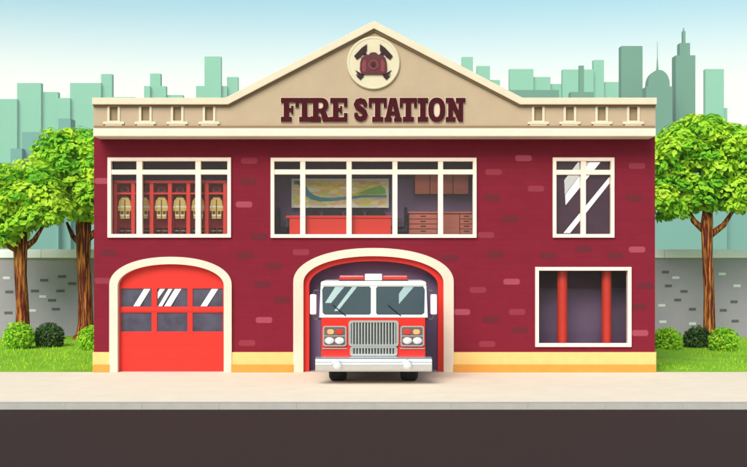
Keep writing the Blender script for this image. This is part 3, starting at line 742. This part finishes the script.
for i, (px, y, rz, lb) in enumerate(cl):
    o = chair if i == 0 else copy_tree(chair)
    o.location = (X(px, y), y, F2 + (0.06 if i < 4 else 0.0)); o.rotation_euler = (0, 0, rz)
    if i < 4: o.location.z = F2
    tag(o, lb, 'chair', 'office chairs around the red desk')
# cabinets
BY = 0.85
cx_ = lambda p: X(p, BY); cz_ = lambda p: Z(p, BY)
cb = thing('drawer_cabinet', 'reddish wooden base cabinet with drawers against the office wall', 'cabinet', (cx_(440), BY+0.2, F2))
under(MB().box(cx_(408.5), cx_(473), BY, 1.248, F2+0.002, cz_(213.5)).build('carcass', M['wood_gap']), cb)
under(MB().box(cx_(407.8), cx_(473.6), BY-0.03, 1.248, cz_(213.4), cz_(211.6)).build('worktop', M['wood'], bevel=0.004), cb)
for a, b in ((409, 437.2), (460, 472.6)):
    for k in range(5):
        y0 = 214.4 + k*5.0
        f_ = under(MB().box(cx_(a), cx_(b), BY-0.02, BY+0.001, cz_(y0+4.3), cz_(y0)).build('drawer', M['wood'], bevel=0.004), cb)
        MB().box(cx_((a+b)/2-2.6), cx_((a+b)/2+2.6), BY-0.04, BY-0.018, cz_(y0+2.2), cz_(y0+1.3)).build('drawer_handle', M['wood_gap'], f_)
under(MB().box(cx_(438), cx_(459.2), BY-0.02, BY+0.001, cz_(238.6), cz_(214.4)).build('cabinet_door', M['wood'], bevel=0.004), cb)
WY = 0.88
wx_ = lambda p: X(p, WY); wz_ = lambda p: Z(p, WY)
wc = thing('wall_cabinet', 'reddish wooden four door cabinet hung high on the office wall', 'cabinet', (wx_(441), WY+0.15, wz_(184)))
under(MB().box(wx_(414.6), wx_(468.6), WY, 1.118, wz_(194.4), wz_(172.5)).build('carcass', M['wood_gap']), wc)
for a, b in ((415, 429.4), (430.2, 441.4), (442.2, 452.6), (453.4, 468.2)):
    under(MB().box(wx_(a), wx_(b), WY-0.02, WY+0.001, wz_(194), wz_(172.8)).build('cabinet_door', M['wood'], bevel=0.004), wc)

# ------------------------------------------------------------------ fire poles
for px, w_, lb in ((562.2, 5.2, 'red fire pole in the lower window, nearer the engine bay'), (606.4, 4.9, 'red fire pole in the lower window, nearer the building corner')):
    y = 0.38
    p = thing('fire_pole', lb, 'fire pole', (X(px, y), y, 0.007), 'red fire poles in the lower window')
    MB().lathe([(w_/40, 0.0), (w_/40, F2-0.165)], (0, 0, 0), 'Z', 24).build('pole', M['pole_red'], p, smooth=False)
    MB().lathe([(0.2, 0.0), (0.2, 0.02), (0.14, 0.04)], (0, 0, 0), 'Z', 24).build('floor_plate', M['dark_metal'], p)

# ------------------------------------------------------------------ fire engine
tr = thing('fire_truck', 'red fire truck with chrome bumper standing half out of the open bay', 'fire truck', (0, 0, 0))
TY = -2.75
tx = lambda p, Y=TY: X(p, Y); tz = lambda p, Y=TY: Z(p, Y)
zs, zt, z0 = tz(316.5), tz(284.5), tz(361)
RK = 0.16
def rake(x, y, z): return (x, y + max(0, (z-zs))*RK/(zt-zs), z)
cabm = MB(); cx0, cx1 = tx(321.2), tx(425.6)
prof = [(TY, z0), (TY, zs), (TY+RK, zt), (TY+2.3, zt), (TY+2.3, z0)]
cabm.add([(cx0, y, z) for y, z in prof] + [(cx1, y, z) for y, z in prof], [tuple(range(5)), tuple(range(9, 4, -1))] + [(i, i+5, (i+1) % 5 + 5, (i+1) % 5) for i in range(5)])
cabm.build('cab', M['truck_red'], tr, bevel=0.05, seg=3)
# side cab windows and doors
for q in (-1, 1):
    xs = cx1 if q > 0 else cx0
    dr = MB().box(xs-0.012*q, xs+0.012*q, TY+0.45, TY+1.45, z0+0.1, zt-0.1).build('cab_door', M['truck_red'], tr, bevel=0.01)
    MB().box(xs+0.008*q, xs+0.018*q, TY+0.55, TY+1.35, zs+0.04, zt-0.16).build('side_window', M['wind_glass'], dr)
    MB().box(xs+0.01*q, xs+0.03*q, TY+1.25, TY+1.38, zs-0.15, zs-0.11).build('door_handle', M['chrome'], dr)
# white roof cap
rfm = MB().box(tx(320.4), tx(426.6), TY+RK-0.06, TY+2.32, tz(286.6), tz(281.2, TY+RK))
rfm.build('roof', M['truck_white'], tr, bevel=0.05, seg=3)
# windscreen surround and panes
P1 = [(323.5,286.6),(369.5,286.6),(371,288.2),(371,313),(369.5,314.8),(325,314.8),(322.6,313),(321.8,290)]
P2 = [(2*373.5-a, b) for a, b in P1]
txz = lambda pts: [(tx(a), tz(b)) for a, b in pts]
sr = MB().prism([txz([(320.6,284.6),(426.4,284.6),(427.6,317.4),(319.4,317.4)]), txz(P1), txz(P2)], TY-0.022, TY+0.02)
sr.map(rake).build('windscreen_frame', M['truck_white'], tr)
for p in (P1, P2):
    g = MB().prism([txz(p)], TY-0.006, TY+0.004); pn = g.map(rake).build('windscreen', M['wind_glass'], tr)
    ss = [[(335,287),(344,287),(331,303),(325,303)], [(352,287),(357,287),(338,311),(334,311)]] if p is P1 else [[(404,287),(414,287),(399,304),(399,294)]]
    for s_ in ss:
        MB().prism([txz(s_)], TY-0.0095, TY-0.005).map(rake).build('glare_strip', M['streak_soft'], pn)  # added strips shaped as glare on the windscreen
    # wiper
    wx0 = 346 if p is P1 else 401
    MB().tube([rake(tx(wx0), TY-0.035, tz(316)), rake(tx(wx0-13), TY-0.03, tz(305))], 0.012, 6).build('wiper', M['rubber'], pn)
# grille
gY = TY-0.02
gx = lambda p: X(p, gY); gz = lambda p: Z(p, gY)
def rr(x0, x1, y0, y1, r, n=5):
    pts = []
    for qx, qy, a0 in ((x1-r, y1-r, 270), (x1-r, y0+r, 0), (x0+r, y0+r, 90), (x0+r, y1-r, 180)):
        for i in range(n+1):
            a = math.radians(a0+90*i/n); pts.append((gx(qx+r*math.cos(a)), gz(qy-r*math.sin(a))))
    return pts
gl = MB().prism([rr(348.6, 398.6, 320.4, 346.2, 3), rr(351, 396.2, 322.4, 344.2, 2)], gY-0.05, TY+0.02)
gl.prism([rr(350, 397.4, 346.4, 355.6, 2.6), rr(352, 395.4, 348.0, 353.8, 1.6)], gY-0.045, TY+0.02)
gr_ = gl.build('grille', M['chrome'], tr)
MB().box(gx(350.5), gx(396.8), TY-0.006, TY+0.02, gz(354.8), gz(321.5)).build('grille_back', M['grille_dark'], gr_)
for y0, y1 in ((322, 344.6), (347.8, 354.2)):
    s_ = MB()
    for k in range(15):
        c = 352.6 + k*(394.8-352.6)/14; s_.box(gx(c-0.75), gx(c+0.75), gY-0.034, TY-0.004, gz(y1), gz(y0))
    s_.build('grille_bars', M['chrome'], gr_)
# headlight clusters
for q in (0, 1):
    f = (lambda p: p) if q == 0 else (lambda p: 2*373.5-p)
    hl = MB().prism([rr(min(f(323.6), f(346)), max(f(323.6), f(346)), 326.4, 345.6, 2.2)], gY-0.03, TY+0.01).build('headlight_cluster', M['bezel'], tr, bevel=0.008)
    for px, m_ in ((330.6, 'amber'), (339.6, 'red_lens')):
        MB().prism([rr(f(px)-3.4, f(px)+3.4, 329.2, 334.2, 2.2)], gY-0.055, gY-0.02).build('signal_lamp', M[m_], hl, bevel=0.01)
    for px in (329.6, 339.6):
        MB().lathe([(0.108, 0.0), (0.108, -0.03), (0.09, -0.055), (0.05, -0.07), (0.005, -0.074)], (gx(f(px)), gY-0.025, gz(340.6)), 'Y', 24).map(lambda x, y, z: (x, y, gz(340.4) + (z-gz(340.4))*0.74)).build('headlight', M['lamp'], hl, smooth=False)
    a_, b_ = min(f(323.0), f(346.6)), max(f(323.0), f(346.6))
    MB().prism([rr(a_, b_, 325.8, 346.2, 2.4), rr(a_+1.3, b_-1.3, 327.1, 344.9, 1.6)], gY-0.042, gY-0.02).build('headlight_frame', M['chrome'], hl)
    MB().box(gx(a_+1), gx(b_-1), gY-0.04, gY-0.02, gz(336.3), gz(335.4)).build('headlight_divider', M['chrome'], hl)
    # red body line trim
    MB().box(gx(min(f(322.5), f(347))), gx(max(f(322.5), f(347))), gY-0.012, TY+0.01, gz(348.9), gz(347.9)).build('trim', M['chrome'], tr)
# bumper
by = -3.2
bx = lambda p: X(p, by); bz = lambda p: Z(p, by)
bm_ = MB(); prof = [(0.0, bz(371.6)), (-0.05, bz(369.5)), (-0.06, bz(363.6)), (-0.045, bz(362.8)), (-0.06, bz(362.0)), (-0.05, bz(359.4)), (0.0, bz(357.6)), (0.42, bz(357.6)), (0.42, bz(371.6))]
k = len(prof)
bm_.add([(bx(315.4), by+y, z) for y, z in prof] + [(bx(432), by+y, z) for y, z in prof], [tuple(range(k)), tuple(range(2*k-1, k-1, -1))] + [(i, i+k, (i+1) % k+k, (i+1) % k) for i in range(k)])
bmp = bm_.build('bumper', M['chrome'], tr, bevel=0.012)
for px in (337, 407):
    MB().lathe([(0.125, 0.02), (0.125, -0.05), (0.1, -0.06), (0.098, -0.045)], (bx(px), by-0.05, bz(365)), 'Y', 28).build('fog_lamp_rim', M['chrome'], bmp)
    MB().lathe([(0.096, 0.0), (0.09, -0.03), (0.05, -0.05), (0.004, -0.056)], (bx(px), by-0.075, bz(365)), 'Y', 28).build('fog_lamp', M['lamp'], bmp)
# mirrors
for q in (0, 1):
    f = (lambda p: p) if q == 0 else (lambda p: 2*373.5-p)
    y = TY+0.1; a, b = sorted((f(310), f(316.6)))
    mr_ = MB().box(X(a, y), X(b, y), y-0.05, y+0.05, Z(314.6, y), Z(294.2, y)).build('wing_mirror', M['truck_white'], tr, bevel=0.035, seg=3)
    for za, zb in ((293.0, 290.5), (316.0, 319)):
        MB().tube([(X(f(313.3), y), y, Z(za+ (2 if za < 300 else -2), y)), (X(f(314.5), y), y, Z(zb, y)), (X(f(318), y), y, Z(zb, y)), (X(f(322.5), y), y+0.05, Z(zb+ (3 if za < 300 else -1), y))], 0.022, 8).build('mirror_bracket', M['dark_metal'], mr_)
# light bar
ly = TY+0.55
lb_ = MB().box(X(339, ly), X(408, ly), ly-0.12, ly+0.12, tz(281.2, TY+RK)-0.02, Z(279.9, ly)).build('light_bar', M['dark_metal'], tr)
for a, b in ((339.4, 364.6), (382.4, 407.6)):
    MB().box(X(a, ly), X(b, ly), ly-0.15, ly+0.15, Z(279.8, ly), Z(275.4, ly)).build('beacon_lens', M['red_lens'], lb_, bevel=0.03)
MB().box(X(365, ly), X(382, ly), ly-0.18, ly+0.18, Z(280.3, ly), Z(273.8, ly)).build('siren_box', M['truck_white'], lb_, bevel=0.015)
# rear body
rb = MB().box(tx(319.5), tx(427.5), TY+2.36, 5.2, z0-0.05, zt-0.02).build('rear_body', M['truck_red'], tr, bevel=0.03)
for q in (0, 1):
    xs = tx(427.5) if q else tx(319.5); s_ = 1 if q else -1
    for kk in range(3):
        ya = TY+2.6+kk*1.7
        MB().box(xs-0.01*s_, xs+0.014*s_, ya, ya+1.5, z0+0.35, zt-0.3).build('roller_shutter', M['chrome'], rb)
MB().box(tx(322), tx(425), TY+0.2, 5.1, 0.42, z0+0.02).build('chassis', M['grille_dark'], tr)
# wheels
def wheel(x, y):
    r = 0.47; s_ = 1 if x > 0 else -1; hw = 0.2
    w0 = MB().lathe([(0.27, -hw), (0.40, -hw), (0.455, -hw+0.04), (r, -hw+0.08), (r, hw-0.08), (0.455, hw-0.04), (0.40, hw), (0.27, hw)], (x, y, r), 'X', 36, caps=False).build('wheel', M['rubber'], tr)
    MB().lathe([(0.28, -0.12), (0.28, 0.12*1), (0.2, 0.14), (0.09, 0.19), (0.02, 0.2)] if s_ > 0 else [(0.02, -0.2), (0.09, -0.19), (0.2, -0.14), (0.28, -0.12), (0.28, 0.12)], (x, y, r), 'X', 24).build('rim', M['chrome'], w0)
AXY = -2.15
for px in (338, 409): wheel(X(px, AXY), AXY); wheel(X(px, AXY), 3.4)

# ------------------------------------------------------------------ boundary wall behind the lawn
BWY = 13.4
bw_ = thing('boundary_wall', 'long grey stone wall with pale coping behind the lawn', 'wall', (0, BWY, 0))
qx = lambda p: X(p, BWY); qz = lambda p: Z(p, BWY)
sm = MB(); sm.box(-45, 45, BWY, BWY+0.4, -0.2, qz(258))
def blk(px, py, k, w_=9, h_=2.6):
    sm.mi = k; sm.box(qx(px-w_/2), qx(px+w_/2), BWY-0.012, BWY+0.05, qz(py+h_/2), qz(py-h_/2))
for x, y in ((555,88),(680,78),(720,110),(517,163),(520,207),(600,212)): blk(470+x/2.697, 245+y/2.697, 1, 7)
for x, y in ((527,73),(535,110),(577,125),(560,148),(600,173),(683,176),(712,153),(715,205)): blk(470+x/2.697, 245+y/2.697, 2, 7)
for x, y in ((133,57),(95,65),(155,72),(130,88),(112,108),(20,90),(75,88),(18,135),(120,127)): blk(x/2.15, 250+y/2.15, 2, 8)
for x, y in ((70,130),(92,100),(14,60)): blk(x/2.15, 250+y/2.15, 1, 7)
for _ in range(70):
    px = random.choice((random.uniform(-420, -8), random.uniform(756, 1150), random.uniform(120, 640))); blk(px, random.uniform(264, 325), random.choice((1, 2, 2)), random.uniform(6, 9))
under(sm.build('stonework', [M['stone'], M['stone_light'], M['stone_dark']]), bw_)
cp = MB()
for i in range(-30, 30): cp.box(i*1.5+0.004, i*1.5+1.496, BWY-0.08, BWY+0.48, qz(258)+0.001, qz(249.4))
under(cp.build('coping', M['coping'], bevel=0.015), bw_)

# ------------------------------------------------------------------ trees and shrubs
def tree(name, label, Y, trunk_px, base_py, fork_py, tw, limbs, lobes, n=330, clump=0.56, leaf=0.12, seed=1):
    random.seed(seed)
    t = thing(name, label, 'tree', (X(trunk_px, Y), Y, 0.05), 'leafy trees beside the fire station')
    x = lambda p: X(p, Y) - t.location.x; z = lambda p: Z(p, Y) - t.location.z
    r = tw*(CAM_D+Y)/F/2
    tk = MB(); h = z(fork_py)
    zs_ = [-0.1, 0.05, 0.2, 0.5, h*0.4, h*0.7, h, h*1.25]
    rs_ = [r*1.8, r*1.45, r*1.2, r*1.0, r*0.88, r*0.86, r*1.0, r*0.5]
    wob = [0.0, 0.01, 0.03, 0.06, 0.05, -0.01, -0.02, 0.04]
    tk.tube([(wob[i], 0.02*math.sin(i), zs_[i]) for i in range(8)], rs_, 14)
    for (ax_, ay_), (bx_, by_), r0, dy in limbs:
        a = Vector((x(ax_), 0, z(ay_))); b = Vector((x(bx_), dy, z(by_))); m_ = (a+b)/2 + Vector((0.06*(1 if bx_ > ax_ else -1), dy*0.2, -0.08))
        tk.tube([a, m_, b], [r*r0, r*r0*0.8, r*r0*0.4], 8)
    tk.build('trunk', M['bark'], t, smooth=True)
    cr = MB(); cr.tone = []
    for lxp, lyp, rx, rz in lobes:
        c = Vector((x(lxp), random.uniform(-0.25, 0.25), z(lyp))); k = (CAM_D+Y)/F
        RX, RZ = rx*k, rz*k; RY = (RX+RZ)/2
        m = max(12, int(9.0*RX*RZ/(clump**2)))
        for i in range(m):
            # golden spiral over the lobe, jittered: clumps of leaves
            u = 1-2*(i+0.5)/m; ph = i*2.39996 + random.uniform(-.35, .35); s_ = math.sqrt(1-u*u); rr_ = random.uniform(0.68, 0.92)
            cc = c + Vector((RX*s_*math.cos(ph)*rr_, RY*s_*math.sin(ph)*rr_, RZ*u*rr_))
            q = clump*random.uniform(0.55, 1.05); tn = random.choice((0.25, 0.5, 0.6, 0.7, 0.85))
            leaves(cr, cc, (q, q, q*0.7), int(n*q/clump*0.34), leaf, outward=0.8, up=0.5, tone=(tn-0.12, tn+0.12), shell=(0.7, 1.02), low=-0.6, jit=0.22)
    cr.build('crown', M['leaf'], t)
    return t
tree('tree', 'leafy green tree with a red brown trunk, right of the fire station', 10.8, 707.5, 338, 222, 12,
     [((706,232),(686,205),0.6,0.1), ((709,236),(733,210),0.6,-0.1), ((708,225),(708,165),0.8,0.1)],
     [(704,146,40,28),(668,192,30,29),(740,192,32,23),(748,154,30,28),(706,180,38,34),(672,156,26,24),(690,140,22,20)], seed=3)
tree('tree', 'leafy green tree at the left edge, standing apart from the building', 10.2, 21, 334, 245, 14,
     [((20,252),(-6,232),0.5,0.1), ((22,250),(44,226),0.5,-0.1), ((21,246),(21,200),0.8,0.1)],
     [(20,192,34,29),(-8,196,34,34),(4,226,30,20),(48,210,23,18),(22,206,34,28),(40,188,20,17)], seed=5)
tree('tree', 'leafy green tree with its trunk close to the left corner of the fire station', 11.6, 84, 343, 226, 15.5,
     [((82,246),(66,222),0.42,0.1), ((86,240),(110,214),0.5,-0.1), ((85,230),(85,170),0.8,0.1)],
     [(74,158,36,31),(106,166,32,30),(62,188,28,28),(98,198,30,28),(80,178,36,34)], seed=8)

def shrub(name, label, px, py, r_px, Y, m, group, size=0.05, n=2400, seed=1, sq=0.95):
    random.seed(seed); k = (CAM_D+Y)/F; R = r_px*k
    t = thing(name, label, 'shrub', (X(px, Y), Y, 0.06), group)
    cz = Z(py, Y)-0.06
    mb = MB(); mb.tone = []
    for i in range(60):
        u = 1-2*(i+0.5)/60; ph = i*2.39996; s_ = math.sqrt(1-u*u)
        if u < -0.8: continue
        q = R*0.27*random.uniform(0.85, 1.15); tn = random.uniform(0.25, 0.75)
        leaves(mb, (R*0.8*s_*math.cos(ph), R*0.8*s_*math.sin(ph), cz+R*0.8*u*sq), (q, q, q), n//60, size, outward=0.8, up=0.35, tone=(tn-.2, tn+.2), shell=(0.6, 1.0))
    mb.build('foliage', m, t)
    tw = MB()
    for a in range(5): tw.tube([(0.03*math.cos(a*1.3), 0.03*math.sin(a*1.3), -0.08), (0.5*R*math.cos(a*1.3), 0.5*R*math.sin(a*1.3), cz+0.1)], [0.025, 0.01], 6)
    tw.build('stems', M['bark'], t)
    return t
GB, GD = 'bright round shrubs on the lawn', 'dark round shrubs on the lawn'
shrub('shrub', 'bright green round shrub beside the dark one under the left tree', 19, 336.5, 15.5, 7.6, M['leaf_bright'], GB, seed=2)
shrub('shrub', 'dark green round shrub between two bright ones, left of the building', 49, 337, 15, 8.4, M['leaf_dark'], GD, seed=3)
shrub('shrub', 'bright green round shrub half hidden by the left corner of the building', 92, 339.5, 14.5, 7.2, M['leaf_bright'], GB, seed=4)
shrub('shrub', 'bright green round shrub next to the right corner of the building', 667.5, 341, 14.5, 7.2, M['leaf_bright'], GB, seed=5)
shrub('shrub', 'dark green round shrub at the foot of the tree right of the building', 697.5, 340, 14.5, 8.2, M['leaf_dark'], GD, seed=6)
shrub('shrub', 'bright green round shrub in front of the trunk of the tree right of the building', 724, 341.5, 15, 7.0, M['leaf_bright'], GB, seed=7)

# ------------------------------------------------------------------ skyline
def block_tower(name, label, x0, x1, top, Y, m, depth=40, group=None, kind='box'):
    cx = (X(x0, Y)+X(x1, Y))/2; hw = (X(x1, Y)-X(x0, Y))/2; h = Z(top, Y)+0.25
    t = thing(name, label, 'tower block', (cx, Y, -0.25), group)
    MB().box(-hw, hw, 0, depth, 0, h).build('wall', M[m], t)
    return t
GM, GG = 'pale mint tower blocks on the skyline', 'grey green towers on the skyline'
LB = [(-60,17,99,'low mint block at the far left edge of the skyline'), (17,41,83,'mint tower second from the left edge of the skyline'), (41,58,92,'mint block between two higher towers, far left'),
      (58,70,98,'lowest narrow mint block just left of a broad tower'), (70,101,83,'broad mint tower above the left tree'), (101,112,74,'thin tall mint tower touching the left end of the parapet'),
      (112,135,97,'low mint roof barely showing over the left parapet'), (144,150,86,'mint step on the left flank of a stubby tower over the parapet'), (150,160.5,73.5,'stubby mint tower over the second parapet niche'),
      (160.5,166,86,'mint step on the right flank of a stubby tower over the parapet'), (166,183,95,'low mint block between the two towers over the left parapet'),
      (196,204.5,86,'mint side block left of the tallest mint tower'), (204.5,221,56.5,'tallest mint tower, left of the gable'), (221,227,86,'mint link block right of the tallest mint tower'), (227,238,77,'small mint tower beside the left gable slope'),
      (462,473,57,'mint tower highest beside the right gable slope'), (477,490,66,'mint tower just right of the gable'), (490,500,80,'low mint block behind the right gable slope'),
      (509.5,533.5,69,'broad mint tower over the first niche on the right'), (533.5,550.5,77,'mint block stepping down beside a broad tower'), (550.5,562.5,84,'lowest mint block between two broad towers'),
      (562.5,593.5,69.5,'broad mint tower behind the thin dark mast'), (593.5,604,60,'narrow mint tower, highest near the dark mast'), (604,622,82,'low mint block left of the dark slab tower'),
      (705.5,724,69,'lone mint tower behind the right tree'), (724,727.5,108,'small mint annex stuck to the lone tower behind the right tree')]
for i, (a, b, t_, lb) in enumerate(LB):
    block_tower('tower_block', lb, a, b, t_, 1600 + (i % 3)*6, 'mint', 11, GM)
for i, (a, b, t_, lb) in enumerate([(500,559,90,'long low grey green block behind the right gable slope'), (621.2,642.6,46,'tall grey green slab tower over the right parapet')]):
    block_tower('tower_block', lb, a, b, t_, 1040+i*6, 'mint_deep', 11, GG)
# block with a mast
t = block_tower('tower_block', 'low grey green block carrying a thin mast', 570.5, 594, 92, 1016, 'mint_deep', 11, GG)
MB().box(-2.1, 2.1, 3, 7.2, 0, Z(65, 1016)+0.25).build('mast', M['mint_deep'], t)
# domed tower with spire
Y = 1000; cx = X(659.3, Y); t = thing('domed_tower', 'grey green tower with a rounded top and thin spire', 'tower', (cx, Y, -0.25), GG)
k = (CAM_D+Y)/F; z = lambda p: Z(p, Y)+0.25
MB().box(-13.2*k, 13.2*k, 0, 14, 0, z(86.5)).build('wall', M['mint_deep'], t)
pts = [(-10.8*k, z(88))] + [(10.8*k*math.cos(PI-PI*i/24), z(84) + (z(69.6)-z(84))*math.sin(PI*i/24)) for i in range(25)] + [(10.8*k, z(88))]
MB().prism([pts], 1.0, 13).build('rounded_top', M['mint_deep'], t)
MB().lathe([(1.5*k, z(72)), (0.9*k, z(64)), (0.35*k, z(56)), (0.2*k, z(40))], (0, 7, 0), 'Z', 10).build('spire', M['mint_deep'], t)
# setback tower
Y = 1024; cx = X(685.6, Y); t = thing('setback_tower', 'grey green skyscraper stepping in twice below its mast', 'skyscraper', (cx, Y, -0.25), GG); k = (CAM_D+Y)/F
MB().box(-9.8*k, 9.8*k, 0, 14, 0, z(55.3)).build('wall', M['mint_deep'], t)
MB().box(-5.1*k, 5.1*k, 2, 12, z(55.3), z(42.6)).build('upper_stage', M['mint_deep'], t)
MB().box(-1.4*k, 1.4*k, 5, 9, z(42.6), z(30)).build('mast', M['mint_deep'], t)
MB().lathe([(0.9*k, z(30)), (0.5*k, z(26.5))], (0, 7, 0), 'Z', 8).build('mast_tip', M['mint_deep'], t)
# nearer grey teal blocks behind the trees
for i, (a, b, t_, lb) in enumerate([(-120,10.5,178,'low grey teal block hidden behind the leftmost tree'), (10.5,22,148.5,'grey teal step left of a taller teal block, above the leftmost tree'), (22,55,132,'grey teal block above the leftmost tree'),
      (55,58.4,150,'narrow grey teal link between two teal blocks'), (58.4,70.5,118.5,'slim grey teal tower behind the tree by the left corner'), (70.5,150,190,'low grey teal block behind the tree by the left corner'),
      (600,727,150,'wide grey teal block behind the tree on the right'), (727,860,190,'low grey teal block at the right edge of the skyline')]):
    block_tower('tower_block', lb, a, b, t_, 700+(i % 3)*6, 'teal', 12, 'grey teal blocks behind the trees')

# ------------------------------------------------------------------ air between the street and the far skyline
hz = MB().box(-1500, 1500, -60, 1900, -2.0, 420.0)
hm_ = bpy.data.materials.new('pale_haze'); hm_.use_nodes = True
hn = hm_.node_tree.nodes; hn.remove(hn['Principled BSDF'])
pv = hn.new('ShaderNodeVolumePrincipled'); pv.inputs['Density'].default_value = 0.0002; pv.inputs['Color'].default_value = (0.90, 0.97, 0.93, 1)
hm_.node_tree.links.new(pv.outputs[0], hn['Material Output'].inputs['Volume'])
tag(hz.build('haze', hm_), 'pale haze in the air before the far skyline', 'haze', kind='stuff')
